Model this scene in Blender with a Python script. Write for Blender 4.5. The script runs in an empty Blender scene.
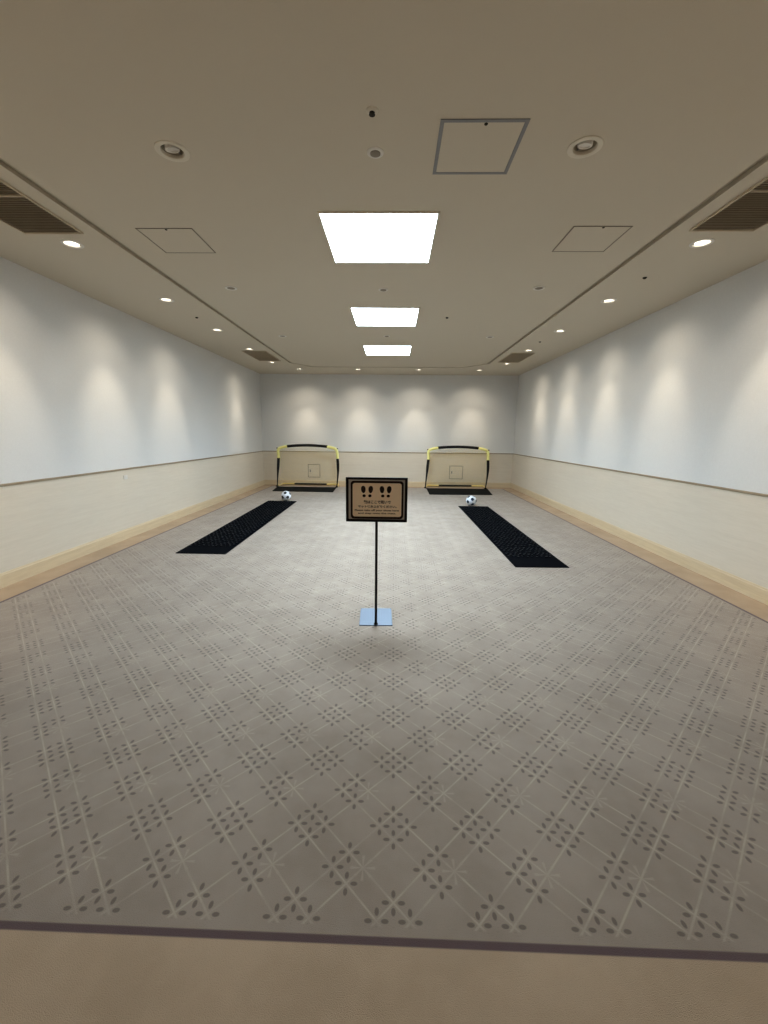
import bpy, bmesh, math, random
from mathutils import Vector, Matrix, Euler
random.seed(7)
SC = bpy.context.scene
COL = SC.collection
PI = math.pi

# ------------------------------------------------------------------ measured place (metres)
XL, XR, YF, YB, H = -3.668, 3.359, -2.4, 11.753, 3.043
RAIL, BASE = 0.953, 0.139
CAM_H, F_PX = 1.46, 415.0
PITCH, YAW, ROLL = 0.1857988, 0.0200712, 0.0102254

# ------------------------------------------------------------------ object helpers
def link(o, parent=None):
    COL.objects.link(o)
    if parent is not None:
        o.parent = parent
    return o

def mesh_obj(name, bm, mat, parent=None, smooth=False):
    me = bpy.data.meshes.new(name)
    bmesh.ops.recalc_face_normals(bm, faces=bm.faces[:])
    bm.to_mesh(me); bm.free()
    for m in (mat if isinstance(mat, (list, tuple)) else [mat]):
        me.materials.append(m)
    if smooth:
        for p in me.polygons:
            p.use_smooth = True
        try:
            me.set_sharp_from_angle(angle=math.radians(40))
        except Exception:
            pass
    return link(bpy.data.objects.new(name, me), parent)

def tag(o, label, cat, group=None):
    o['label'] = label; o['category'] = cat
    if group: o['group'] = group
    return o

def thing(name, label, cat, loc=(0, 0, 0), rotz=0.0, group=None):
    o = bpy.data.objects.new(name, None)
    o.empty_display_size = 0.1
    link(o); o.location = loc; o.rotation_euler = (0, 0, rotz)
    return tag(o, label, cat, group)

def struct(name, bm, mat):
    o = mesh_obj(name, bm, mat); o['kind'] = 'structure'
    return o

def dup(root, loc, label, group=None, rotz=None):
    r = root.copy(); COL.objects.link(r); r.location = loc
    if rotz is not None: r.rotation_euler = (0, 0, rotz)
    r['label'] = label
    if group: r['group'] = group
    for ch in list(root.children):
        c = ch.copy(); COL.objects.link(c); c.parent = r
        for g in list(ch.children):
            d = g.copy(); COL.objects.link(d); d.parent = c
    return r

# ------------------------------------------------------------------ bmesh helpers
def bx(bm, x0, x1, y0, y1, z0, z1, mi=0, bevel=0.0):
    vs = [bm.verts.new((x, y, z)) for z in (z0, z1) for y in (y0, y1) for x in (x0, x1)]
    fs = []
    for idx in ((0, 2, 3, 1), (4, 5, 7, 6), (0, 1, 5, 4), (2, 6, 7, 3), (0, 4, 6, 2), (1, 3, 7, 5)):
        f = bm.faces.new([vs[i] for i in idx]); f.material_index = mi; fs.append(f)
    if bevel:
        es = list({e for f in fs for e in f.edges})
        bmesh.ops.bevel(bm, geom=es, offset=bevel, segments=2, profile=0.6, affect='EDGES')
    return bm

def lathe(bm, prof, n=40, mi=0, centre=(0, 0, 0), closed=False):
    cx, cy, cz = centre
    rings = []
    for r, z in prof:
        if r < 1e-6:
            rings.append([bm.verts.new((cx, cy, cz + z))])
        else:
            rings.append([bm.verts.new((cx + r*math.cos(2*PI*k/n), cy + r*math.sin(2*PI*k/n), cz + z)) for k in range(n)])
    pairs = list(zip(rings[:-1], rings[1:]))
    if closed: pairs.append((rings[-1], rings[0]))
    for a, b in pairs:
        for k in range(n):
            k2 = (k + 1) % n
            if len(a) == 1 and len(b) == 1: continue
            if len(a) == 1: f = bm.faces.new([a[0], b[k], b[k2]])
            elif len(b) == 1: f = bm.faces.new([a[k], b[0], a[k2]])
            else: f = bm.faces.new([a[k], b[k], b[k2], a[k2]])
            f.material_index = mi
    return bm

def tube(bm, pts, rad, n=12, mi=0):
    pts = [Vector(p) for p in pts]
    if not isinstance(rad, (list, tuple)): rad = [rad]*len(pts)
    rings = []
    t0 = (pts[1]-pts[0]).normalized()
    up = Vector((0, 1, 0)) if abs(t0.y) < .9 else Vector((1, 0, 0))
    nrm = t0.cross(up).normalized()
    for i, p in enumerate(pts):
        if i == 0: t = t0
        elif i == len(pts)-1: t = (pts[i]-pts[i-1]).normalized()
        else: t = ((pts[i+1]-pts[i]).normalized() + (pts[i]-pts[i-1]).normalized()).normalized()
        nrm = (nrm - t*nrm.dot(t)).normalized()
        b = t.cross(nrm)
        rings.append([bm.verts.new(p + (nrm*math.cos(2*PI*k/n) + b*math.sin(2*PI*k/n))*rad[i]) for k in range(n)])
    for a, b in zip(rings[:-1], rings[1:]):
        for k in range(n):
            f = bm.faces.new([a[k], a[(k+1) % n], b[(k+1) % n], b[k]]); f.material_index = mi
    for r in (rings[0], rings[-1]):
        f = bm.faces.new(r); f.material_index = mi
    return bm

def rring(bm, x0, x1, y0, y1, w, z0, z1, mi=0):
    """rectangular picture-frame ring lying in the XY plane"""
    bx(bm, x0, x1, y0, y0+w, z0, z1, mi); bx(bm, x0, x1, y1-w, y1, z0, z1, mi)
    bx(bm, x0, x0+w, y0+w, y1-w, z0, z1, mi); bx(bm, x1-w, x1, y0+w, y1-w, z0, z1, mi)
    return bm

# ------------------------------------------------------------------ material helpers
class NT:
    def __init__(self, name):
        self.m = bpy.data.materials.new(name); self.m.use_nodes = True
        self.t = self.m.node_tree; self.t.nodes.clear()
        self.out = self.t.nodes.new('ShaderNodeOutputMaterial')
    def n(self, kind, **kw):
        nd = self.t.nodes.new(kind)
        for k, v in kw.items(): setattr(nd, k, v)
        return nd
    def set(self, sock, v):
        if isinstance(v, bpy.types.NodeSocket): self.t.links.new(v, sock)
        else: sock.default_value = v
    def M(self, op, a, b=None, c=None):
        nd = self.n('ShaderNodeMath', operation=op)
        for i, v in enumerate((a, b, c)):
            if v is not None: self.set(nd.inputs[i], v)
        return nd.outputs[0]
    def step(self, x, lo, hi):        # 0 below lo, 1 above hi
        nd = self.n('ShaderNodeMapRange', interpolation_type='SMOOTHSTEP')
        self.set(nd.inputs[0], x); nd.inputs[1].default_value = lo; nd.inputs[2].default_value = hi
        return nd.outputs[0]
    def inv(self, x): return self.M('SUBTRACT', 1.0, x)
    def mix(self, f, a, b):
        nd = self.n('ShaderNodeMix', data_type='RGBA')
        self.set(nd.inputs[0], f); self.set(nd.inputs[6], a); self.set(nd.inputs[7], b)
        return nd.outputs[2]
    def noise(self, vec, scale, detail=3, rough=.5):
        nd = self.n('ShaderNodeTexNoise'); self.set(nd.inputs['Vector'], vec)
        nd.inputs['Scale'].default_value = scale; nd.inputs['Detail'].default_value = detail
        nd.inputs['Roughness'].default_value = rough
        return nd.outputs[0]
    def coords(self, which='Object'): return self.n('ShaderNodeTexCoord').outputs[which]
    def mapping(self, vec, scale=(1, 1, 1), rot=(0, 0, 0)):
        nd = self.n('ShaderNodeMapping'); self.set(nd.inputs[0], vec)
        nd.inputs[3].default_value = scale; nd.inputs[2].default_value = rot
        return nd.outputs[0]
    def bump(self, h, strength=.3, dist=.002):
        nd = self.n('ShaderNodeBump'); self.set(nd.inputs['Height'], h)
        nd.inputs['Strength'].default_value = strength; nd.inputs['Distance'].default_value = dist
        return nd.outputs[0]
    def bsdf(self, col, rough=.6, metal=0.0, spec=.5, normal=None, sheen=0):
        b = self.n('ShaderNodeBsdfPrincipled')
        self.set(b.inputs['Base Color'], col); self.set(b.inputs['Roughness'], rough)
        b.inputs['Metallic'].default_value = metal; b.inputs['Specular IOR Level'].default_value = spec
        if normal is not None: self.set(b.inputs['Normal'], normal)
        if sheen:
            self.set(b.inputs['Sheen Weight'], sheen); b.inputs['Sheen Roughness'].default_value = .5
        return b.outputs[0]
    def done(self, shader):
        self.t.links.new(shader, self.out.inputs[0]); return self.m

def c4(r, g, b): return (r, g, b, 1.0)
def S(r, g, b):                       # sRGB 0..255 -> linear
    f = lambda v: (v/255/12.92) if v/255 <= .04045 else ((v/255+.055)/1.055)**2.4
    return (f(r), f(g), f(b), 1.0)

def simple(name, col, rough=.55, metal=0.0, spec=.5, vary=.06, scale=40, bump=0.0):
    t = NT(name); co = t.coords()
    nz = t.noise(co, scale, 3)
    dark = tuple(v*(1-vary) for v in col[:3]) + (1,)
    lite = tuple(min(1, v*(1+vary)) for v in col[:3]) + (1,)
    nrm = t.bump(nz, bump, .002) if bump else None
    return t.done(t.bsdf(t.mix(nz, dark, lite), rough, metal, spec, nrm))

def emis(name, col, strength):
    t = NT(name); e = t.n('ShaderNodeEmission')
    e.inputs[0].default_value = col; e.inputs[1].default_value = strength
    return t.done(e.outputs[0])

def wallpaper():
    t = NT('woven_wallpaper'); co = t.coords()
    w = t.noise(t.mapping(co, (160, 160, 30)), 1.0, 3)
    w2 = t.noise(t.mapping(co, (40, 40, 260)), 1.0, 2)
    big = t.noise(co, 1.3, 3)
    f = t.M('MULTIPLY_ADD', w, .45, t.M('MULTIPLY', w2, .55))
    f = t.M('MULTIPLY_ADD', big, .25, t.M('MULTIPLY', f, .8))
    col = t.mix(f, WALL_LO, WALL_HI)
    return t.done(t.bsdf(col, .85, 0, .2, t.bump(f, .25, .0015)))

def wood(name, lo, hi, grain_axis='y', rough=.5):
    t = NT(name); co = t.coords()
    sc = {'y': (30, 1.6, 30), 'x': (1.6, 30, 30)}[grain_axis]
    g = t.noise(t.mapping(co, sc), 1.0, 5, .6)
    g2 = t.noise(t.mapping(co, tuple(v*4 for v in sc)), 1.0, 2)
    f = t.M('MULTIPLY_ADD', g, .7, t.M('MULTIPLY', g2, .3))
    f = t.step(f, .3, .7)
    return t.done(t.bsdf(t.mix(f, lo, hi), rough, 0, .35, t.bump(g, .08, .001)))

def plaster():
    t = NT('ceiling_plaster'); co = t.coords()
    f = t.noise(t.mapping(co, (120, 120, 120)), 1.0, 3)
    big = t.noise(co, .7, 3)
    f2 = t.M('MULTIPLY_ADD', big, .6, t.M('MULTIPLY', f, .4))
    return t.done(t.bsdf(t.mix(f2, CEIL_LO, CEIL_HI), .9, 0, .15, t.bump(f, .15, .001)))

# carpet: plain border, dark line, patterned field
PITCH_P = 0.3125
LX, RX, LF, LB = -3.364, 3.034, 0.963, 11.46
def carpet():
    t = NT('patterned_carpet'); co = t.coords()
    sp = t.n('ShaderNodeSeparateXYZ'); t.set(sp.inputs[0], co)
    x, y = sp.outputs[0], sp.outputs[1]
    y = t.M('MULTIPLY_ADD', x, .0074, y)                       # the carpet was laid a touch askew
    u = t.M('DIVIDE', t.M('SUBTRACT', x, .021), PITCH_P)
    v = t.M('DIVIDE', t.M('SUBTRACT', y, 1.0125), PITCH_P)
    s = t.M('ADD', u, v); q = t.M('SUBTRACT', u, v)
    rs = t.M('FLOOR', t.M('ADD', s, .5)); rq = t.M('FLOOR', t.M('ADD', q, .5))
    ls = t.M('SUBTRACT', s, rs); lq = t.M('SUBTRACT', q, rq)
    A = .166
    fs = t.M('SUBTRACT', t.M('ABSOLUTE', ls), A); fq = t.M('SUBTRACT', t.M('ABSOLUTE', lq), A)
    fu = t.M('MULTIPLY', t.M('ADD', fs, fq), .5); fv = t.M('MULTIPLY', t.M('SUBTRACT', fs, fq), .5)
    # reflections swap u and v when the signs differ; petals are placed on both axes so that is harmless
    au, av = t.M('ABSOLUTE', fu), t.M('ABSOLUTE', fv)
    def petal(a, b):
        e1 = t.M('DIVIDE', t.M('SUBTRACT', a, .082), .040)
        e2 = t.M('DIVIDE', b, .0235)
        return t.M('ADD', t.M('MULTIPLY', e1, e1), t.M('MULTIPLY', e2, e2))
    d = t.M('MINIMUM', petal(au, av), petal(av, au))
    petals = t.inv(t.step(d, .4, 1.3))
    odd = t.M('GREATER_THAN', t.M('ABSOLUTE', t.M('SUBTRACT', t.M('FRACT', t.M('MULTIPLY', t.M('ADD', rs, rq), .5)), .5)), .25)
    odd = t.inv(odd)                                            # 1 where rs+rq is odd
    right = t.M('MULTIPLY', t.M('GREATER_THAN', ls, 0.0), t.M('GREATER_THAN', lq, 0.0))
    starm = t.M('MULTIPLY', odd, right)
    dark = t.M('MULTIPLY', petals, t.inv(starm))
    # pale star
    r = t.M('SQRT', t.M('ADD', t.M('MULTIPLY', fu, fu), t.M('MULTIPLY', fv, fv)))
    ang = t.M('ARCTAN2', fv, fu)
    rays = t.M('MULTIPLY', t.step(t.M('COSINE', t.M('MULTIPLY', ang, 8.0)), .25, .8), t.inv(t.step(r, .12, .15)))
    star = t.M('MULTIPLY', rays, starm)
    # pale double lines along both diagonals, worn to uneven strength
    d1 = t.M('ABSOLUTE', fs); d2 = t.M('ABSOLUTE', fq)
    ln = t.inv(t.step(t.M('MINIMUM', d1, d2), .006, .022))
    wear = t.step(t.noise(co, 9.0, 3), .38, .62)
    ln = t.M('MULTIPLY', ln, t.M('MULTIPLY_ADD', wear, .7, .3))
    pale = t.M('MAXIMUM', t.M('MULTIPLY', star, .55), ln)
    # base tones
    fine = t.noise(t.mapping(co, (420, 420, 420)), 1.0, 2)
    mott = t.noise(co, 2.6, 4, .6)
    mott2 = t.noise(co, 14.0, 3, .6)
    fieldc = t.mix(t.step(mott, .3, .7), FIELD_LO, FIELD_HI)
    fieldc = t.mix(t.M('MULTIPLY', t.step(mott2, .35, .7), .25), fieldc, FIELD_HI)
    borderc = t.mix(t.step(mott, .3, .7), BORDER_LO, BORDER_HI)
    fc = t.mix(t.M('MULTIPLY', pale, .6), fieldc, PALE)
    fc = t.mix(t.M('MULTIPLY', dark, .6), fc, PETAL)
    # masks
    def inside(x0, x1, y0, y1, e=.003):
        a = t.M('MULTIPLY', t.step(x, x0-e, x0+e), t.inv(t.step(x, x1-e, x1+e)))
        b = t.M('MULTIPLY', t.step(y, y0-e, y0+e), t.inv(t.step(y, y1-e, y1+e)))
        return t.M('MULTIPLY', a, b)
    fld = inside(LX+.035, RX-.035, LF+.035, LB-.035)
    box_o = inside(LX-.014, RX+.014, LF-.012, LB+.014)
    box_i = inside(LX+.013, RX-.013, LF+.010, LB-.013)
    line = t.M('MULTIPLY', box_o, t.inv(box_i))
    base = t.mix(box_o, borderc, fieldc)
    base = t.mix(fld, base, fc)
    base = t.mix(t.M('MULTIPLY', line, .9), base, LINEC)
    base = t.mix(t.M('MULTIPLY', t.M('SUBTRACT', fine, .5), .5), base, t.mix(.5, base, c4(0, 0, 0)))
    return t.done(t.bsdf(base, .95, 0, .08, t.bump(fine, .5, .004), sheen=t.M('MULTIPLY', box_o, .25)))

# ------------------------------------------------------------------ tuned colours
WALL_LO, WALL_HI = c4(.635, .64, .64), c4(.775, .78, .775)
CEIL_LO, CEIL_HI = c4(.61, .565, .48), c4(.65, .605, .515)
FIELD_LO, FIELD_HI = c4(.322, .266, .217), c4(.382, .320, .266)
BORDER_LO, BORDER_HI = c4(.45, .345, .245), c4(.51, .395, .285)
PALE = c4(.52, .45, .36)
PETAL = c4(.10, .078, .072)
LINEC = c4(.122, .080, .086)
PANEL_COL, PANEL_E = c4(.71, .87, 1.0), 18.0
PANEL_W = 40.0
SPOT_COL, SPOT_E = (1.0, .87, .69), 42.0

M_wall = wallpaper()
M_wains_y = wood('bleached_wood_panel', c4(.68, .62, .525), c4(.72, .66, .565), 'y')
M_wains_x = wood('bleached_wood_panel_across', c4(.68, .62, .525), c4(.72, .66, .565), 'x')
M_base_y = wood('oak_baseboard', c4(.62, .51, .35), c4(.69, .58, .41), 'y')
M_base_x = wood('oak_baseboard_across', c4(.62, .51, .35), c4(.69, .58, .41), 'x')
M_front = simple('brown_wall_paint', c4(.68, .58, .46), .8, 0, .1, .05, 3)
M_rail = wood('oak_rail', c4(.30, .24, .165), c4(.38, .31, .22), 'y')
M_plaster = plaster()
M_carpet = carpet()
M_black = simple('black_powder_coat', c4(.009, .008, .008), .6, 0, .12, .2)
M_rubber = simple('black_rubber', c4(.004, .005, .007), .8, 0, .02, .3, 60, .3)
M_bump = simple('black_rubber_bumps', c4(.006, .009, .014), .45, 0, .22, .3, 60)
M_fabric_black = simple('black_nylon', c4(.010, .011, .011), .8, 0, .08, .3, 80, .3)
M_sleeve = simple('black_foam_sleeve', c4(.010, .010, .010), .6, 0, .3, .3, 80, .2)
M_yellow = simple('yellow_sleeve', c4(.95, .88, .36), .5, 0, .4, .1, 60, .1)
M_gold = simple('pale_yellow_sleeve', c4(.88, .72, .30), .5, 0, .4, .1, 60, .1)
M_white = simple('white_enamel', c4(.72, .70, .66), .4, 0, .5, .02)
M_ceilw = simple('ceiling_white_paint', c4(.70, .66, .57), .5, 0, .4, .03)
M_grey = simple('brushed_grey_aluminium', c4(.27, .275, .285), .6, .1, .5, .05)
M_lineg = simple('dull_bronze_trim', c4(.27, .24, .195), .6, .1, .4, .05)
M_dark = simple('dark_cavity', c4(.045, .04, .034), .8, 0, .2, .1)
M_duct = simple('brown_duct', c4(.34, .29, .22), .8, 0, .1, .05)
M_louver = simple('taupe_louver_paint', c4(.56, .49, .38), .6, 0, .3, .05)
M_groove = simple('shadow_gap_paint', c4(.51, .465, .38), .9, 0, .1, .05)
M_reflector = simple('satin_reflector', c4(.76, .74, .70), .4, .1, .5, .02)
M_lampglow = emis('warm_lamp_lens', c4(1.0, .93, .80), 15.0)
M_panel = emis('cool_light_diffuser', PANEL_COL, PANEL_E)
M_steel = None

# ------------------------------------------------------------------ room shell
floor = struct('floor', bx(bmesh.new(), XL-.1, XR+.1, YF-.1, YB+.1, -.1, 0), M_carpet)

def wall(name, x0, x1, y0, y1): return struct(name, bx(bmesh.new(), x0, x1, y0, y1, 0, H), M_wall)
wl = wall('wall_left', XL-.12, XL, YF-.12, YB+.12)
wr = wall('wall_right', XR, XR+.12, YF-.12, YB+.12)
wb = wall('wall_back', XL, XR, YB, YB+.12)
wf = struct('wall_front', bx(bmesh.new(), XL, XR, YF-.12, YF, 0, H), M_front)

T = .008
mesh_obj('wainscot', bx(bmesh.new(), XL, XL+T, YF, YB, BASE, RAIL-.012), M_wains_y, wl)
mesh_obj('wainscot', bx(bmesh.new(), XR-T, XR, YF, YB, BASE, RAIL-.012), M_wains_y, wr)
mesh_obj('wainscot', bx(bmesh.new(), XL+T, XR-T, YB-T, YB, BASE, RAIL-.012), M_wains_x, wb)

def baseboard(name, axis, a0, a1, pos, sgn, mat):
    # profile with a stepped top, pos = wall face, sgn = direction into the room
    prof = [(0, 0), (.016, 0), (.016, BASE-.022), (.012, BASE-.014), (.012, BASE-.004), (.009, BASE), (0, BASE)]
    bm = bmesh.new(); ends = []
    for a in (a0, a1):
        ends.append([bm.verts.new((pos+sgn*d, a, z) if axis == 'y' else (a, pos+sgn*d, z)) for d, z in prof])
    n = len(prof)
    for k in range(n):
        bm.faces.new([ends[0][k], ends[0][(k+1) % n], ends[1][(k+1) % n], ends[1][k]])
    bm.faces.new(ends[0]); bm.faces.new(ends[1])
    return struct(name, bm, mat)
baseboard('baseboard_left', 'y', YF, YB, XL, 1, M_base_y)
baseboard('baseboard_right', 'y', YF, YB, XR, -1, M_base_y)
baseboard('baseboard_back', 'x', XL+.016, XR-.016, YB, -1, M_base_x)
baseboard('baseboard_front', 'x', XL+.016, XR-.016, YF, 1, M_base_x)

struct('trim_1', bx(bmesh.new(), XL, XL+.016, YF, YB, RAIL-.013, RAIL+.010, bevel=.003), M_rail)
struct('trim_2', bx(bmesh.new(), XR-.016, XR, YF, YB, RAIL-.013, RAIL+.010, bevel=.003), M_rail)
struct('trim_3', bx(bmesh.new(), XL+.016, XR-.016, YB-.016, YB, RAIL-.013, RAIL+.010, bevel=.003), M_rail)
struct('trim_4', bx(bmesh.new(), XL+.016, XR-.016, YF, YF+.016, RAIL-.013, RAIL+.010, bevel=.003), M_rail)

# ---- ceiling slab with the shadow-gap groove and the downlight holes cut out
WASH_L = [3.884, 5.400, 6.890, 8.375, 9.885]
WASH_R = [3.852, 5.370, 6.843, 8.348, 9.860]
WASH_B = [-2.387, -.909, .597, 2.118]
XWL, XWR, YWB = -2.79, 2.535, 10.86
BIG = [(-1.290, 2.695), (1.046, 2.673)]
R_HOLE = .066
ceil_bm = bx(bmesh.new(), XL-.1, XR+.1, YF-.1, YB+.1, H, H+.16)
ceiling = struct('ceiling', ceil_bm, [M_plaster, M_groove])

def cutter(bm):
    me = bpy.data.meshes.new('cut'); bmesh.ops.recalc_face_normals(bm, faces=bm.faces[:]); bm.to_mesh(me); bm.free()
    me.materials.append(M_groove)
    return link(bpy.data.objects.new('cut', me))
# groove path (centre line), swept as a solid
gp = [(-2.377, YF-.3), (-2.377, 9.92), (-1.97, 10.50), (1.62, 10.45), (2.122, 9.89), (2.122, YF-.3)]
def offset_path(pts, d):
    res = []
    for i, p in enumerate(pts):
        p = Vector(p)
        dirs = []
        if i > 0: dirs.append((p-Vector(pts[i-1])).normalized())
        if i < len(pts)-1: dirs.append((Vector(pts[i+1])-p).normalized())
        ns = [Vector((-q.y, q.x)) for q in dirs]
        m = sum(ns, Vector((0, 0))).normalized()
        res.append(p + m*(d/m.dot(ns[0])))
    return res
GW = .030
lo, ri = offset_path(gp, GW), offset_path(gp, -GW)
bm = bmesh.new(); rings = []
for a, b in zip(lo, ri):
    rings.append([bm.verts.new((a.x, a.y, H-.05)), bm.verts.new((b.x, b.y, H-.05)), bm.verts.new((b.x, b.y, H+.028)), bm.verts.new((a.x, a.y, H+.028))])
for a, b in zip(rings[:-1], rings[1:]):
    for k in range(4): bm.faces.new([a[k], a[(k+1) % 4], b[(k+1) % 4], b[k]])
bm.faces.new(rings[0]); bm.faces.new(rings[-1])
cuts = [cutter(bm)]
bm = bmesh.new()
HOLES = [(XWL, y) for y in WASH_L] + [(XWR, y) for y in WASH_R] + [(x, YWB) for x in WASH_B] + BIG
for (x, y) in HOLES:
    lathe(bm, [(0, H-.05), (R_HOLE, H-.05), (R_HOLE, H+.125), (0, H+.125)], 32, 0, (x, y, 0))
cuts.append(cutter(bm))
for c in cuts:
    md = ceiling.modifiers.new('cut', 'BOOLEAN'); md.operation = 'DIFFERENCE'; md.object = c; md.solver = 'EXACT'
bpy.context.view_layer.update()
dg = bpy.context.evaluated_depsgraph_get()
newme = bpy.data.meshes.new_from_object(ceiling.evaluated_get(dg))
ceiling.modifiers.clear(); ceiling.data = newme
for c in cuts: bpy.data.objects.remove(c)

# ------------------------------------------------------------------ ceiling light panels
def ceiling_light(y, label):
    t = thing('ceiling_light', label, 'ceiling light', (-.130, y, H), 0, 'square ceiling light panels')
    mesh_obj('frame', rring(bmesh.new(), -.447, .447, -.452, .452, .016, -.008, -.0002), M_ceilw, t)
    mesh_obj('diffuser', bx(bmesh.new(), -.4305, .4305, -.4355, .4355, -.006, -.0005), M_panel, t)
    ld = bpy.data.lights.new('panel_glow', 'AREA')
    ld.shape = 'RECTANGLE'; ld.size = .86; ld.size_y = .87; ld.energy = PANEL_W; ld.color = PANEL_COL[:3]
    ld.spread = math.radians(146)
    lo = bpy.data.objects.new('panel_glow', ld); link(lo, t); lo.location = (0, 0, -.0075)
    return t
ceiling_light(3.806, 'bright square ceiling light panel nearest the viewer, largest of three')
ceiling_light(6.118, 'bright square ceiling light panel in the middle of three')
ceiling_light(8.430, 'bright square ceiling light panel farthest away, smallest of three')

# ------------------------------------------------------------------ downlights
def trim_bm():
    bm = bmesh.new()
    return lathe(bm, [(R_HOLE-.006, .004), (R_HOLE-.003, -.003), (R_HOLE+.012, -.005), (R_HOLE+.019, -.0035), (R_HOLE+.020, -.0002), (R_HOLE-.001, .0), (R_HOLE-.002, .012), (R_HOLE-.006, .012)], 40, closed=True)
def reflector_bm():
    return lathe(bmesh.new(), [(R_HOLE-.003, .008), (R_HOLE-.005, .055), (.034, .115), (.034, .120), (R_HOLE-.0025, .056), (R_HOLE-.001, .008)], 36, closed=True)
def lens_bm():
    return lathe(bmesh.new(), [(0, -.012), (.016, -.009), (.026, 0), (.024, .022), (0, .026)], 28)
def rot_mesh(bm, m):
    bmesh.ops.transform(bm, matrix=m, verts=bm.verts[:]); return bm

def wash_light(loc, aim, label, group, energy=SPOT_E, tilt=29, size=46):
    """aim: unit xy direction to the wall"""
    t = thing('downlight', label, 'downlight', loc, 0, group)
    mesh_obj('trim_ring', trim_bm(), M_white, t, True)
    mesh_obj('reflector', reflector_bm(), M_reflector, t, True)
    a0 = math.atan2(-aim[1], -aim[0]); sb = bmesh.new(); prev = None
    for q in range(15):
        a = a0 + math.radians(-62 + 124*q/14)
        cur = [sb.verts.new((rr*math.cos(a), rr*math.sin(a), z)) for rr, z in ((R_HOLE-.006, .003), (R_HOLE-.008, .050), (R_HOLE-.011, .050), (R_HOLE-.009, .003))]
        if prev:
            for e in range(4): sb.faces.new([prev[e], prev[(e+1) % 4], cur[(e+1) % 4], cur[e]])
        else: sb.faces.new(cur)
        prev = cur
    sb.faces.new(prev)
    mesh_obj('shade_arc', sb, M_dark, t)  # dark arc added for the reflector's shaded side, opposite the aim
    ax = Vector((0, 0, 1)).cross(Vector((aim[0], aim[1], 0))).normalized()
    m = Matrix.Translation((-aim[0]*.004, -aim[1]*.004, .042)) @ Matrix.Rotation(math.radians(-tilt), 4, ax)
    ln = mesh_obj('lamp', rot_mesh(lens_bm(), m), M_lampglow, t, True)
    ld = bpy.data.lights.new('lamp_beam', 'SPOT')
    ld.energy = energy; ld.color = SPOT_COL; ld.spot_size = math.radians(size); ld.spot_blend = 1.0
    ld.shadow_soft_size = .03
    lo = bpy.data.objects.new('lamp_beam', ld); link(lo, t)
    ls = ld.copy(); ls.spot_size = math.radians(104); ls.energy = energy*.45; lp = bpy.data.objects.new('lamp_spill', ls); link(lp, t)
    d = Vector((aim[0]*math.sin(math.radians(tilt)), aim[1]*math.sin(math.radians(tilt)), -math.cos(math.radians(tilt))))
    lo.location = (aim[0]*.0, aim[1]*.0, -.012)
    lo.rotation_euler = d.to_track_quat('-Z', 'Y').to_euler()
    lp.location = lo.location; lp.rotation_euler = lo.rotation_euler
    return t

ordn = ['nearest', 'second nearest', 'middle', 'second farthest', 'farthest']
for i, y in enumerate(WASH_L):
    wash_light((XWL, y, H), (-1, 0), 'lit round downlight, %s of the five along the left wall' % ordn[i], 'downlights along the left wall',
               SPOT_E*(.30 if i == 3 else 1.0), 5 if i == 3 else 29)
for i, y in enumerate(WASH_R):
    wash_light((XWR, y, H), (1, 0), 'lit round downlight, %s of the five along the right wall' % ordn[i], 'downlights along the right wall')
for i, x in enumerate(WASH_B):
    wash_light((x, YWB, H), (0, 1), 'lit round downlight, %s of the four along the back wall' % ['leftmost', 'second from left', 'second from right', 'rightmost'][i], 'downlights along the back wall', SPOT_E*1.25, 26)

# unseen bare lamps added to warm near carpet and sign, extending both wall rows
for y in (2.37, .86, -.65):
    for x, a in ((XWL, -1), (XWR, 1)):
        ld = bpy.data.lights.new('lamp_spill', 'SPOT'); ld.energy = SPOT_E*(1.3 if y > 2 else 2.8); ld.color = (1.0, .82, .60)
        ld.spot_size = math.radians(88); ld.spot_blend = 1.0; ld.shadow_soft_size = .03
        lo = bpy.data.objects.new('lamp_spill', ld); link(lo); lo.location = (x, y, H-.012)
        lo.rotation_euler = Vector((a*math.sin(.45), 0, -math.cos(.45))).to_track_quat('-Z', 'Y').to_euler()

def big_downlight(loc, rz, label):
    t = thing('gimbal_downlight', label, 'downlight', loc, rz, 'unlit gimbal downlights')
    mesh_obj('trim_ring', lathe(bmesh.new(), [(.060, .004), (.064, -.004), (.084, -.006), (.092, -.004), (.093, -.0002), (.064, 0), (.063, .012), (.060, .012)], 44, closed=True), M_ceilw, t, True)
    mesh_obj('reflector', lathe(bmesh.new(), [(.062, .010), (.060, .07), (.03, .118), (.03, .121), (.0625, .071), (.064, .010)], 36, closed=True), M_groove, t, True)
    bm = lathe(bmesh.new(), [(0, -.004), (.026, -.004), (.030, -.010), (.038, -.010), (.040, -.004), (.040, .05), (.03, .06), (0, .06)], 32)
    mesh_obj('lamp', rot_mesh(bm, Matrix.Translation((0, 0, .014)) @ Matrix.Rotation(.2, 4, 'X')), M_white, t, True)
    for s in (-1, 1): mesh_obj('pivot', tube(bmesh.new(), [(0, s*.036, .02), (0, s*.060, .02)], .004, 8), M_grey, t, True)
    return t
big_downlight((BIG[0][0], BIG[0][1], H), math.radians(-18), 'unlit round gimbal downlight left of the near square ceiling light')
big_downlight((BIG[1][0], BIG[1][1], H), math.radians(18), 'unlit round gimbal downlight right of the near ceiling hatch')

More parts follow.
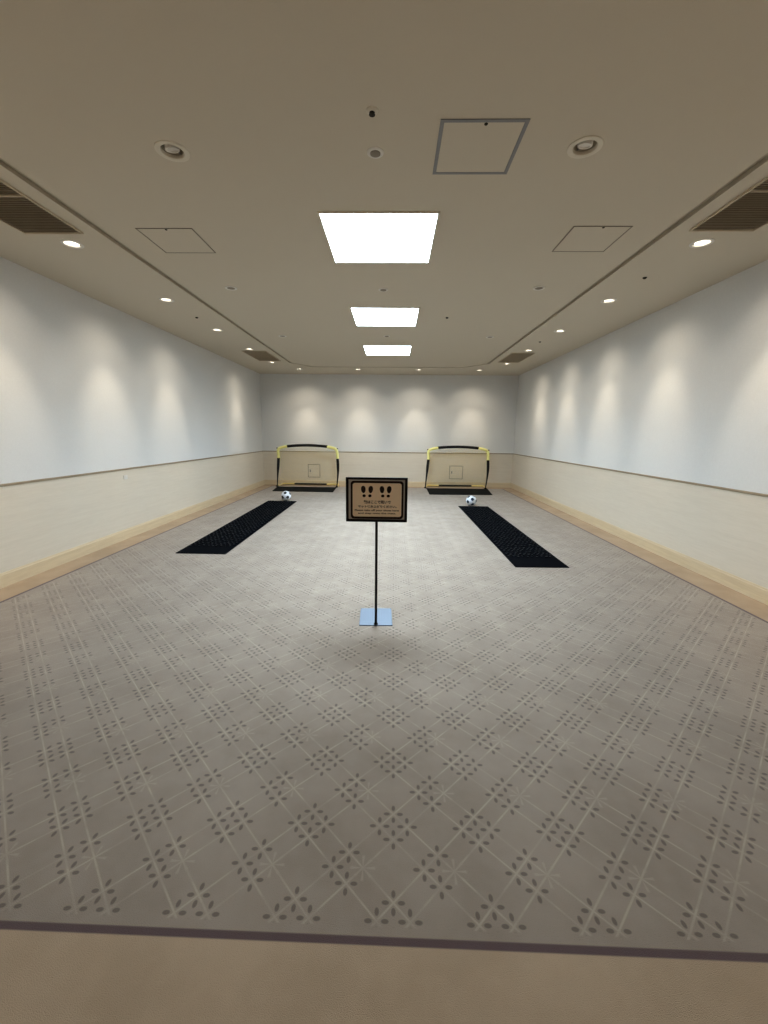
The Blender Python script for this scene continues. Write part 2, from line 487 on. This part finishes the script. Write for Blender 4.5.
# ------------------------------------------------------------------ ceiling hatches
def ceil_hatch(x0, x1, y0, y1, w, mat, label):
    cx, cy = (x0+x1)/2, (y0+y1)/2
    a, b = (x1-x0)/2, (y1-y0)/2
    t = thing('ceiling_hatch', label, 'access hatch', (cx, cy, H), 0, 'ceiling access hatches')
    mesh_obj('frame', rring(bmesh.new(), -a, a, -b, b, w, -.004, -.0002), mat, t)
    mesh_obj('panel', bx(bmesh.new(), -a+w+.002, a-w-.002, -b+w+.002, b-w-.002, -.003, -.0003), M_plaster, t)
    mesh_obj('latch', lathe(bmesh.new(), [(0, -.007), (.008, -.006), (.010, -.003), (.010, -.0005), (0, -.0005)], 20, 0, (.01, -b+w+.012, 0)), M_dark, t, True)
ceil_hatch(.220, .675, 2.457, 2.912, .020, M_grey, 'square ceiling hatch with a thick grey frame, nearest the viewer')
ceil_hatch(-2.066, -1.612, 3.600, 4.054, .008, M_lineg, 'thin-framed square ceiling hatch on the left side of the ceiling')
ceil_hatch(1.362, 1.811, 3.563, 4.015, .008, M_lineg, 'thin-framed square ceiling hatch on the right side of the ceiling')

# ------------------------------------------------------------------ air grilles
def air_grille(x0, x1, y0, y1, label):
    t = thing('air_grille', label, 'air vent', ((x0+x1)/2, (y0+y1)/2, H), 0, 'ceiling air grilles')
    a, b = (x1-x0)/2, (y1-y0)/2
    mesh_obj('frame', rring(bmesh.new(), -a, a, -b, b, .012, -.014, -.0002), M_louver, t)
    mesh_obj('backing', bx(bmesh.new(), -a+.012, a-.012, -b+.012, b-.012, -.002, -.0004), M_duct, t)
    bm = bmesh.new()
    n = 44
    for k in range(n):
        yc = -b + .012 + (2*b-.024)*(k+.5)/n
        p = [(-.0085, -.0125), (-.0065, -.0135), (.0085, -.004), (.0065, -.003)]
        e = [[bm.verts.new((xx, yc+dy, dz)) for dy, dz in p] for xx in (-a+.012, a-.012)]
        for j in range(4): bm.faces.new([e[0][j], e[0][(j+1) % 4], e[1][(j+1) % 4], e[1][j]])
        bm.faces.new(e[0]); bm.faces.new(e[1])
    mesh_obj('louver', bm, M_louver, t)
    mesh_obj('divider', bx(bmesh.new(), -a+.012, a-.012, -.006, .006, -.0145, -.002), M_louver, t)
air_grille(-3.022, -2.537, 2.590, 3.674, 'dark louvred air grille in the ceiling at the near left')
air_grille(2.278, 2.770, 2.545, 3.624, 'dark louvred air grille in the ceiling at the near right')
air_grille(-3.005, -2.517, 8.535, 9.635, 'small-looking louvred air grille in the ceiling at the far left')
air_grille(2.277, 2.738, 8.575, 9.650, 'small-looking louvred air grille in the ceiling at the far right')

# ------------------------------------------------------------------ small ceiling fittings
def sprinkler(x, y, label):
    t = thing('fire_sprinkler', label, 'sprinkler', (x, y, H))
    mesh_obj('flange', lathe(bmesh.new(), [(0, .002), (.032, .002), (.030, -.004), (.016, -.009), (0, -.010)], 28), M_ceilw, t, True)
    mesh_obj('nozzle', lathe(bmesh.new(), [(0, -.009), (.014, -.009), (.012, -.014), (.006, -.016), (.016, -.018), (.015, -.020), (0, -.021)], 20), M_dark, t, True)
sprinkler(-.128, 2.399, 'small dark sprinkler head above the near square ceiling light, closest to the viewer')

def detector(x, y, r, label, mat):
    t = thing('smoke_detector', label, 'detector', (x, y, H), 0, 'round ceiling detectors')
    mesh_obj('base_ring', lathe(bmesh.new(), [(0, -.0002), (r, -.0002), (r, -.003), (r*.9, -.006), (r*.68, -.007), (r*.66, -.005), (0, -.005)], 36), M_white, t, True)
    mesh_obj('sensor_cap', lathe(bmesh.new(), [(r*.62, -.005), (r*.60, -.009), (r*.45, -.012), (0, -.013)], 32), mat, t, True)
detector(-.125, 2.713, .048, 'round white detector with grey centre just in front of the near ceiling light', M_lineg)
detector(-.134, 5.008, .055, 'round detector on the ceiling between the near and middle light panels', M_lineg)
detector(-.130, 7.238, .055, 'round detector on the ceiling between the middle and far light panels', M_lineg)

def cover_plate(x, y, label):
    t = thing('small_downlight', label, 'downlight', (x, y, H), 0, 'small unlit downlights')
    mesh_obj('trim_ring', lathe(bmesh.new(), [(.042, -.0002), (.066, -.0002), (.064, -.005), (.054, -.007), (.042, -.004)], 32, closed=True), M_white, t, True)
    mesh_obj('lens', lathe(bmesh.new(), [(0, -.0003), (.044, -.0003), (.042, -.003), (0, -.004)], 28), M_lineg, t, True)
cover_plate(1.568, 4.940, 'small round unlit ceiling downlight behind the right ceiling hatch')
cover_plate(-1.832, 4.973, 'small round unlit ceiling downlight behind the left ceiling hatch')
cover_plate(-1.863, 7.279, 'small round unlit ceiling downlight left of the far light panel')
cover_plate(1.566, 7.268, 'small round unlit ceiling downlight right of the far light panel')

def dot(x, y, label):
    o = mesh_obj('ceiling_sensor', lathe(bmesh.new(), [(0, -.0002), (.020, -.0002), (.019, -.006), (.010, -.014), (0, -.015)], 20), M_dark, None, True)
    o.location = (x, y, H); tag(o, label, 'sensor', 'small dark ceiling sensors')
dot(.716, 6.122, 'tiny dark sensor on the ceiling right of the middle light panel')
dot(2.523, 4.624, 'tiny dark sensor on the ceiling between the two nearest right downlights')
dot(2.495, 7.596, 'tiny dark sensor on the ceiling just before the far right grille')
dot(-2.781, 6.171, 'tiny dark sensor on the ceiling between two downlights of the left row')

# ------------------------------------------------------------------ wall fittings
def wall_hatch(x0, x1, z0, z1, label):
    cx, cz = (x0+x1)/2, (z0+z1)/2; a, b = (x1-x0)/2, (z1-z0)/2
    t = thing('wall_hatch', label, 'access hatch', (cx, YB-T, z0), 0, 'access hatches in the back wall')
    def shift(bm): return rot_mesh(bm, Matrix.Translation((0, 0, b)) @ Matrix.Rotation(PI/2, 4, 'X'))
    mesh_obj('frame', shift(rring(bmesh.new(), -a, a, -b, b, .016, .0002, .004)), M_lineg, t)
    mesh_obj('panel', shift(bx(bmesh.new(), -a+.02, a-.02, -b+.02, b-.02, .0003, .005)), M_wains_x, t)
    mesh_obj('latch', shift(bx(bmesh.new(), -a+.05, -a+.085, -.035, .035, .005, .011, bevel=.002)), M_grey, t)
wall_hatch(-2.405, -2.058, .228, .598, 'square access hatch in the back wall seen through the left goal')
wall_hatch(1.594, 1.974, .226, .603, 'square access hatch in the back wall seen through the right goal')

bm = bx(bmesh.new(), XL+T, XL+T+.006, 5.555, 5.635, .815, .870, bevel=.002)
tag(mesh_obj('wall_plate', bm, M_white), 'small pale plate on the left wall just under the rail', 'wall plate')

# ------------------------------------------------------------------ sign stand
def steel():
    t = NT('blue_tinted_steel'); co = t.coords()
    n = t.noise(t.mapping(co, (6, 300, 6)), 1.0, 2)
    return t.done(t.bsdf(t.mix(n, c4(.125, .147, .180), c4(.155, .18, .215)), t.M('MULTIPLY_ADD', n, .12, .42), .75, .5))
M_steel = steel()
M_face = simple('tan_sign_card', c4(.90, .76, .60), .5, 0, .3, .03)
M_mount = simple('grey_sign_mount', c4(.48, .47, .46), .5, 0, .3, .05)
M_ink = simple('dark_brown_ink', c4(.022, .010, .008), .6, 0, .2, .1)
M_ink2 = simple('brown_ink', c4(.030, .018, .012), .6, 0, .2, .1)

SX, SY = -.1150, 3.012           # pole foot
sign = thing('sign_stand', 'black framed floor sign with shoe prints on a thin pole and shiny bluish base', 'sign', (SX, SY, 0), 0)
mesh_obj('base_plate', rot_mesh(bx(bmesh.new(), -.129, .129, -.022, .295, 0, .007, bevel=.002), Matrix.Rotation(.035, 4, 'Z')), M_steel, sign)
bm = bx(bmesh.new(), -.0092, .0092, -.0075, .0075, .007, .84, bevel=.0015)
bx(bm, -.016, .016, -.012, .012, .007, .012)
mesh_obj('pole', bm, M_black, sign)
PW, PZ0, PZ1 = .4490, .822, 1.149
k = PW/628.0
def wx(px): return (px-376.0)*k                 # measured on the enlarged sign
def wz(py): return PZ1-(py-78.0)*k*1.01
# everything on the panel is built in XZ facing -Y
def plate(bm, x0, x1, z0, z1, y0, y1, mi=0): return bx(bm, x0, x1, y0, y1, z0, z1, mi)
panel_y = -.010
fr = bmesh.new()
x0, x1 = -PW/2, PW/2; w = .019
bx(fr, x0, x1, panel_y-.008, panel_y+.012, PZ1-.015, PZ1); bx(fr, x0, x1, panel_y-.008, panel_y+.012, PZ0, PZ0+.019)
bx(fr, x0, x0+w, panel_y-.008, panel_y+.012, PZ0+.019, PZ1-.015); bx(fr, x1-w, x1, panel_y-.008, panel_y+.012, PZ0+.019, PZ1-.015)
bx(fr, x0+.001, x1-.001, panel_y+.010, panel_y+.013, PZ0+.001, PZ1-.001)
head = mesh_obj('sign_frame', fr, M_black, sign)
pm = mesh_obj('sign_board', bx(bmesh.new(), x0+w, x1-w, panel_y-.003, panel_y+.009, PZ0+.019, PZ1-.015), M_mount, sign)
def rrect(x0, x1, z0, z1, r, n=8):
    pts = []
    for cx, cz, a0 in ((x1-r, z1-r, 0), (x0+r, z1-r, 90), (x0+r, z0+r, 180), (x1-r, z0+r, 270)):
        for i in range(n+1):
            a = math.radians(a0+90*i/n); pts.append((cx+r*math.cos(a), cz+r*math.sin(a)))
    return pts
def extrude_poly(bm, pts, y0, y1):
    a = [bm.verts.new((x, y0, z)) for x, z in pts]; b = [bm.verts.new((x, y1, z)) for x, z in pts]
    bm.faces.new(a); bm.faces.new(b)
    for i in range(len(pts)): bm.faces.new([a[i], a[(i+1) % len(pts)], b[(i+1) % len(pts)], b[i]])
    return bm
ring_o = rrect(wx(110), wx(650), wz(500), wz(112), .024); 
card_p = rrect(wx(130), wx(630), wz(478), wz(134), .017)
mesh_obj('card_border', extrude_poly(bmesh.new(), ring_o, panel_y-.0042, panel_y-.003), M_ink, pm)
mesh_obj('card', extrude_poly(bmesh.new(), card_p, panel_y-.0052, panel_y-.0042), M_face, pm)
yk0, yk1 = panel_y-.0060, panel_y-.0052
def blob(cx, cz, prof):
    return [(cx+x, cz+z) for x, z in prof]
for i, (px, sg) in enumerate(((240, -1), (315, 1), (430, -1), (503, 1))):
    sole = []; bm = bmesh.new()
    for j in range(28):
        a = 2*PI*j/28
        rx = 23*(1+.14*math.sin(a)); x = rx*math.cos(a) + sg*2*math.sin(a); z = 37*math.sin(a)
        sole.append(((x)*k, z*k))
    extrude_poly(bm, blob(wx(px), wz(199), sole), yk0, yk1)
    heel = []
    for j in range(24):
        a = 2*PI*j/24
        heel.append(((17*math.cos(a) - sg*8)*k, (16*math.sin(a) + (-2 if math.sin(a) > 0 else 0))*k))
    extrude_poly(bm, blob(wx(px), wz(262), heel), yk0, yk1)
    mesh_obj('shoe_print', bm, M_ink, pm)

def text_part(name, body, xc, zc, width, height, mat, bold=0.0):
    cu = bpy.data.curves.new(name, 'FONT'); cu.body = body; cu.size = 1.0; cu.align_x = 'LEFT'
    cu.extrude = 0; cu.resolution_u = 3; cu.offset = bold
    o = bpy.data.objects.new(name, cu); COL.objects.link(o)
    bpy.context.view_layer.update()
    me = bpy.data.meshes.new_from_object(o.evaluated_get(bpy.context.evaluated_depsgraph_get()))
    bpy.data.objects.remove(o); bpy.data.curves.remove(cu)
    xs = [v.co.x for v in me.vertices]; ys = [v.co.y for v in me.vertices]
    ax, bx_, ay, by = min(xs), max(xs), min(ys), max(ys)
    for v in me.vertices:
        X = xc + ((v.co.x-(ax+bx_)/2)/(bx_-ax))*width
        Z = zc + ((v.co.y-(ay+by)/2)/(by-ay))*height
        v.co = (X, yk0, Z)
    me.materials.clear(); me.materials.append(mat)
    for p in me.polygons: p.material_index = 0
    return link(bpy.data.objects.new(name, me), pm)
text_part('lettering', '靴はここで脱いで', wx(383), wz(326), 276*k, 36*k, M_ink, .028)
text_part('lettering', 'マットにお上がりください。', wx(383), wz(372), 396*k, 27*k, M_ink, .032)
text_part('lettering', 'Please take off your shoes here', wx(378), wz(414), 452*k, 25*k, M_ink2, .024)
text_part('lettering', 'and step onto the mats.', wx(380), wz(444), 390*k, 22*k, M_ink2, .024)

# ------------------------------------------------------------------ bumpy lane mats
def lane_mat(corners, smooth_len, label):
    """corners: near-left, near-right, far-right, far-left on the floor"""
    nl, nr, fr_, fl = [Vector((x, y, 0)) for x, y in corners]
    o = (nl+nr)/2
    bm = bmesh.new(); h = .008
    P = lambda s, tt: nl.lerp(nr, s).lerp(fl.lerp(fr_, s), tt) - o
    L = ((fl-nl).length + (fr_-nr).length)/2; W = (nr-nl).length
    vs = [bm.verts.new(P(s, tt) + Vector((0, 0, z))) for z in (0, h) for s, tt in ((0, 0), (1, 0), (1, 1), (0, 1))]
    for f in ((3, 2, 1, 0), (4, 5, 6, 7), (0, 1, 5, 4), (1, 2, 6, 5), (2, 3, 7, 6), (3, 0, 4, 7)):
        bm.faces.new([vs[i] for i in f])
    bmesh.ops.bevel(bm, geom=bm.edges[:], offset=.002, segments=1, affect='EDGES')
    pitch = .058; ny = int((L-smooth_len)/pitch); nx = int(W/pitch)
    for j in range(ny):
        for i in range(nx):
            off = .25 if j % 2 else -.25
            c = P(.04+.92*(i+.5+off)/nx, (smooth_len + (j+.5)*pitch)/L)
            c += Vector((random.uniform(-.007, .007), random.uniform(-.012, .012), 0))
            r = random.uniform(.016, .021); hh = .013*(.75+.5*random.random())
            n = 8
            top = bm.verts.new((c.x, c.y, h+hh))
            r1 = [bm.verts.new((c.x+r*math.cos(2*PI*q/n), c.y+r*math.sin(2*PI*q/n), h-.001)) for q in range(n)]
            r2 = [bm.verts.new((c.x+r*.72*math.cos(2*PI*q/n), c.y+r*.72*math.sin(2*PI*q/n), h+hh*.72)) for q in range(n)]
            for q in range(n):
                q2 = (q+1) % n
                bm.faces.new([r1[q], r1[q2], r2[q2], r2[q]]); bm.faces.new([r2[q], r2[q2], top]).material_index = 1
    m = mesh_obj('rubber_mat', bm, [M_rubber, M_bump], None, True)
    m.location = o
    return tag(m, label, 'mat', 'long bumpy black mats')
lane_mat([(-2.640, 4.835), (-2.019, 4.825), (-2.073, 8.85), (-2.706, 8.87)], .30, 'long black bumpy rubber mat on the carpet in front of the left goal')
lane_mat([(1.394, 4.505), (2.001, 4.515), (1.980, 8.51), (1.369, 8.52)], .36, 'long black bumpy rubber mat on the carpet in front of the right goal')

# ------------------------------------------------------------------ footballs
def football(loc, rot, dark, label):
    R = .108
    t = thing('football', label, 'ball', loc, 0, 'footballs at the mat ends')
    phi = (1+5**.5)/2
    ico = []
    for a in (-1, 1):
        for b in (-phi, phi):
            ico += [Vector((0, a, b)).normalized(), Vector((a, b, 0)).normalized(), Vector((b, 0, a)).normalized()]
    E_ = Euler(rot).to_matrix()
    ico = [E_ @ v for v in ico]
    edge = min((ico[0]-v).length for v in ico[1:])
    bm = bmesh.new()
    bmesh.ops.create_icosphere(bm, subdivisions=5, radius=R)
    # seams: pull surface in slightly at pentagon borders
    for v in bm.verts:
        d = v.co.normalized()
        a = max(d.dot(p) for p in ico)
        if abs(a-math.cos(.36)) < .006: v.co *= .992
    for v in bm.verts: v.co.z += R
    mesh_obj('cover', bm, M_ballw, t, True)
    for p in ico:
        # curved pentagon patch
        nb = sorted([q for q in ico if 1e-3 < (q-p).length < edge*1.05], key=lambda q: (q-p).length)[:5]
        ex = (nb[0]-p*nb[0].dot(p)).normalized(); ey = p.cross(ex)
        bm = bmesh.new(); N = 6
        tt = .36
        cv = bm.verts.new(p*(R*1.004) + Vector((0, 0, R)))
        prev = None
        for rr in range(1, N+1):
            ring = []
            for sd in range(5):
                a0 = 2*PI*sd/5; a1 = 2*PI*(sd+1)/5
                for q in range(4):
                    f = q/4
                    x = math.cos(a0)*(1-f)+math.cos(a1)*f; y = math.sin(a0)*(1-f)+math.sin(a1)*f
                    d = (p + (ex*x+ey*y)*math.tan(tt)*rr/N).normalized()
                    ring.append(bm.verts.new(d*(R*(1.004 if rr < N else .998)) + Vector((0, 0, R))))
            n = len(ring)
            for q in range(n):
                if prev is None: bm.faces.new([cv, ring[q], ring[(q+1) % n]])
                else: bm.faces.new([prev[q], ring[q], ring[(q+1) % n], prev[(q+1) % n]])
            prev = ring
        mesh_obj('patch', bm, dark, t, True)
    return t
M_ballw = simple('ball_white', c4(.78, .80, .84), .35, 0, .5, .03)
M_ballk = simple('ball_black', c4(.012, .013, .018), .4, 0, .5, .1)
M_ballb = simple('ball_navy', c4(.015, .035, .065), .4, 0, .5, .1)
football((-2.328, 8.955, 0), (math.radians(12), math.radians(0), math.radians(0)), M_ballk, 'white football with black patches behind the far end of the left mat')
football((1.652, 8.625, 0), (math.radians(-15), math.radians(22), math.radians(30)), M_ballb, 'white football with navy patches behind the far end of the right mat')

# ------------------------------------------------------------------ pop-up goals
def net_material():
    t = NT('fine_yellow_net'); co = t.coords('UV')
    sp = t.n('ShaderNodeSeparateXYZ'); t.set(sp.inputs[0], co)
    def lines(s):
        f = t.M('ABSOLUTE', t.M('SUBTRACT', t.M('FRACT', t.M('MULTIPLY', s, 1/.03)), .5))
        return t.step(f, .435, .46)
    m = t.M('MAXIMUM', lines(sp.outputs[0]), lines(sp.outputs[1]))
    tr = t.n('ShaderNodeBsdfTransparent')
    df = t.bsdf(c4(.98, .86, .50), .7, 0, .2)
    mx = t.n('ShaderNodeMixShader'); t.set(mx.inputs[0], m)
    tl = t.n('ShaderNodeBsdfTranslucent'); tl.inputs[0].default_value = c4(.95, .78, .38)
    ad = t.n('ShaderNodeMixShader'); ad.inputs[0].default_value = .5
    t.t.links.new(df, ad.inputs[1]); t.t.links.new(tl.outputs[0], ad.inputs[2])
    t.t.links.new(tr.outputs[0], mx.inputs[1]); t.t.links.new(ad.outputs[0], mx.inputs[2])
    return t.done(mx.outputs[0])
M_net = net_material()

def goal(loc, rz, depth, label, mirror=1):
    W, HT = 1.69, 1.07
    t = thing('football_goal', label, 'goal', loc, rz, 'pop-up goals against the back wall')
    w = W/2
    zb = .012
    # posts: black sleeve, thick upper half, thin towards the foot, slightly bowed
    for s in (-1, 1):
        def bow(z, s=s):
            q = min(1, z/.79)
            if s < 0: return -(w + .022 - .066*q)
            return w - .050 + .022*q + .030*math.sin(PI*q*.9)
        zs = [zb, .1, .25, .4, .5, .6, .7, .79]
        rr = [.013, .014, .018, .026, .034, .037, .037, .036]
        post = tube(bmesh.new(), [(bow(z), 0, z) for z in zs], rr, 14)
        po = mesh_obj('post', post, M_sleeve, t, True)
        # yellow corner elbow
        pts = [(bow(.785), 0, .785), (bow(.80)-s*.002, 0, .88), (bow(.79)*.35+s*(w-.035)*.65, 0, .97), (s*(w-.045), 0, 1.02), (s*(w-.085), 0, 1.055), (s*(w-.16), 0, 1.078), (s*(w-.30), 0, 1.105)]
        mesh_obj('corner_sleeve', tube(bmesh.new(), pts, [.038, .039, .040, .040, .040, .038, .037], 14), M_yellow, t, True)
        mesh_obj('corner_cap', lathe(bmesh.new(), [(0, -.016), (.014, -.012), (.018, 0), (.014, .012), (0, .016)], 16, 0, (s*(w-.016), -.015, 1.055)), M_sleeve, t, True)
        # floor rod running back to the wall
        mesh_obj('floor_rod', tube(bmesh.new(), [(bow(0), 0, .022), (s*(w-.03), depth*.5, .022), (s*(w-.05), depth, .045)], .012, 10), M_gold, t, True)
        mesh_obj('foot', bx(bmesh.new(), bow(0)-.028, bow(0)+.028, -.05, .05, 0, .026, bevel=.008), M_fabric_black, t)
    pts = []
    for i in range(13):
        f = -1+2*i/12
        pts.append((f*(w-.29), 0, 1.105+.032*(1-f*f)))
    mesh_obj('crossbar', tube(bmesh.new(), pts, .036, 14), M_sleeve, t, True)
    # back bar on the floor: black middle, yellow ends
    a = w-.05
    mesh_obj('back_bar', tube(bmesh.new(), [(-a*.58, depth, .045), (0, depth, .045), (a*.58, depth, .045)], .020, 12), M_sleeve, t, True)
    for s in (-1, 1):
        mesh_obj('back_bar_sleeve', tube(bmesh.new(), [(s*a*.58, depth, .045), (s*a*.8, depth, .045), (s*a, depth, .045)], .022, 12), M_gold, t, True)
    # net: sloping back sheet and two sides, with a sagging surface
    bm = bmesh.new(); uv = bm.loops.layers.uv.new('UVMap')
    def sheet(fn, nu, nv, su, sv):
        g = [[bm.verts.new(fn(i/nu, j/nv)) for i in range(nu+1)] for j in range(nv+1)]
        for j in range(nv):
            for i in range(nu):
                f = bm.faces.new([g[j][i], g[j][i+1], g[j+1][i+1], g[j+1][i]])
                for lp, (ii, jj) in zip(f.loops, ((i, j), (i+1, j), (i+1, j+1), (i, j+1))):
                    lp[uv].uv = (ii/nu*su, jj/nv*sv)
    def back(u, v):
        x = (-1+2*u)
        top = Vector((x*(w-.045), .012, 1.09+.03*(1-x*x) - (.05 if abs(x) > .97 else 0)))
        bot = Vector((x*a, depth, .05))
        p = top.lerp(bot, v)
        p.y -= .02*math.sin(PI*v); return p
    sheet(back, 16, 10, W, 1.15)
    for s in (-1, 1):
        def side(u, v, s=s):
            topp = Vector((s*(w-.045), .012, 1.04)); foot = Vector((s*(w-.012), .01, .03)); bk = Vector((s*a, depth, .05))
            p0 = topp.lerp(foot, v); p1 = topp.lerp(bk, v)
            return p0.lerp(p1, u)
        sheet(side, 3, 10, depth, 1.0)
    mesh_obj('net', bm, M_net, t, True)
    return t
goal((-2.335, 11.37, .0), math.radians(-1.5), .32, 'yellow and black pop-up goal standing at the left of the back wall')
goal((1.770, 11.44, .0), math.radians(1.0), .27, 'yellow and black pop-up goal standing at the right of the back wall')

def goal_mat(corners, label):
    c = sum((Vector((x, y, 0)) for x, y in corners), Vector())/4
    bm = bmesh.new()
    lo_ = [bm.verts.new(Vector((x, y, 0))-c) for x, y in corners]
    hi_ = [bm.verts.new(Vector((x, y, .012))-c) for x, y in corners]
    bm.faces.new(lo_); bm.faces.new(hi_)
    for i in range(4): bm.faces.new([lo_[i], lo_[(i+1) % 4], hi_[(i+1) % 4], hi_[i]])
    bmesh.ops.bevel(bm, geom=bm.edges[:], offset=.003, segments=1, affect='EDGES')
    m = mesh_obj('goal_mat', bm, M_fabric_black); m.location = c
    return tag(m, label, 'mat', 'flat black mats before the goals')
goal_mat([(-3.06, 10.42), (-1.50, 10.36), (-1.535, 11.275), (-3.17, 11.275)], 'flat black mat on the floor right before the left goal')
goal_mat([(.915, 10.17), (2.475, 10.22), (2.60, 11.34), (.93, 11.35)], 'flat black mat on the floor right before the right goal')

# ------------------------------------------------------------------ camera
cp, sp_, cy, sy = math.cos(PITCH), math.sin(PITCH), math.cos(YAW), math.sin(YAW)
fwd = Vector((-sy*cp, cy*cp, -sp_)); rgt = Vector((cy, sy, 0)); up = rgt.cross(fwd)
cr, sr = math.cos(ROLL), math.sin(ROLL)
r2 = rgt*cr + up*sr; u2 = up*cr - rgt*sr
cd = bpy.data.cameras.new('camera'); cam = bpy.data.objects.new('camera', cd); COL.objects.link(cam)
m = Matrix((r2, u2, -fwd)).transposed().to_4x4(); m.translation = (0, 0, CAM_H)
cam.matrix_world = m
cd.sensor_fit = 'HORIZONTAL'; cd.sensor_width = 36.0; cd.lens = 36.0*F_PX/768.0
cd.clip_start = .02; cd.clip_end = 100
SC.camera = cam

# ------------------------------------------------------------------ world and colour
w = bpy.data.worlds.new('world'); SC.world = w; w.use_nodes = True
w.node_tree.nodes['Background'].inputs[0].default_value = (.6, .6, .65, 1)
w.node_tree.nodes['Background'].inputs[1].default_value = .05
SC.view_settings.view_transform = 'Standard'
SC.view_settings.look = 'None'
SC.view_settings.exposure = 0.35
SC.view_settings.gamma = 0.86
try:
    SC.cycles.max_bounces = 10; SC.cycles.diffuse_bounces = 6; SC.cycles.transparent_max_bounces = 12
except Exception:
    pass
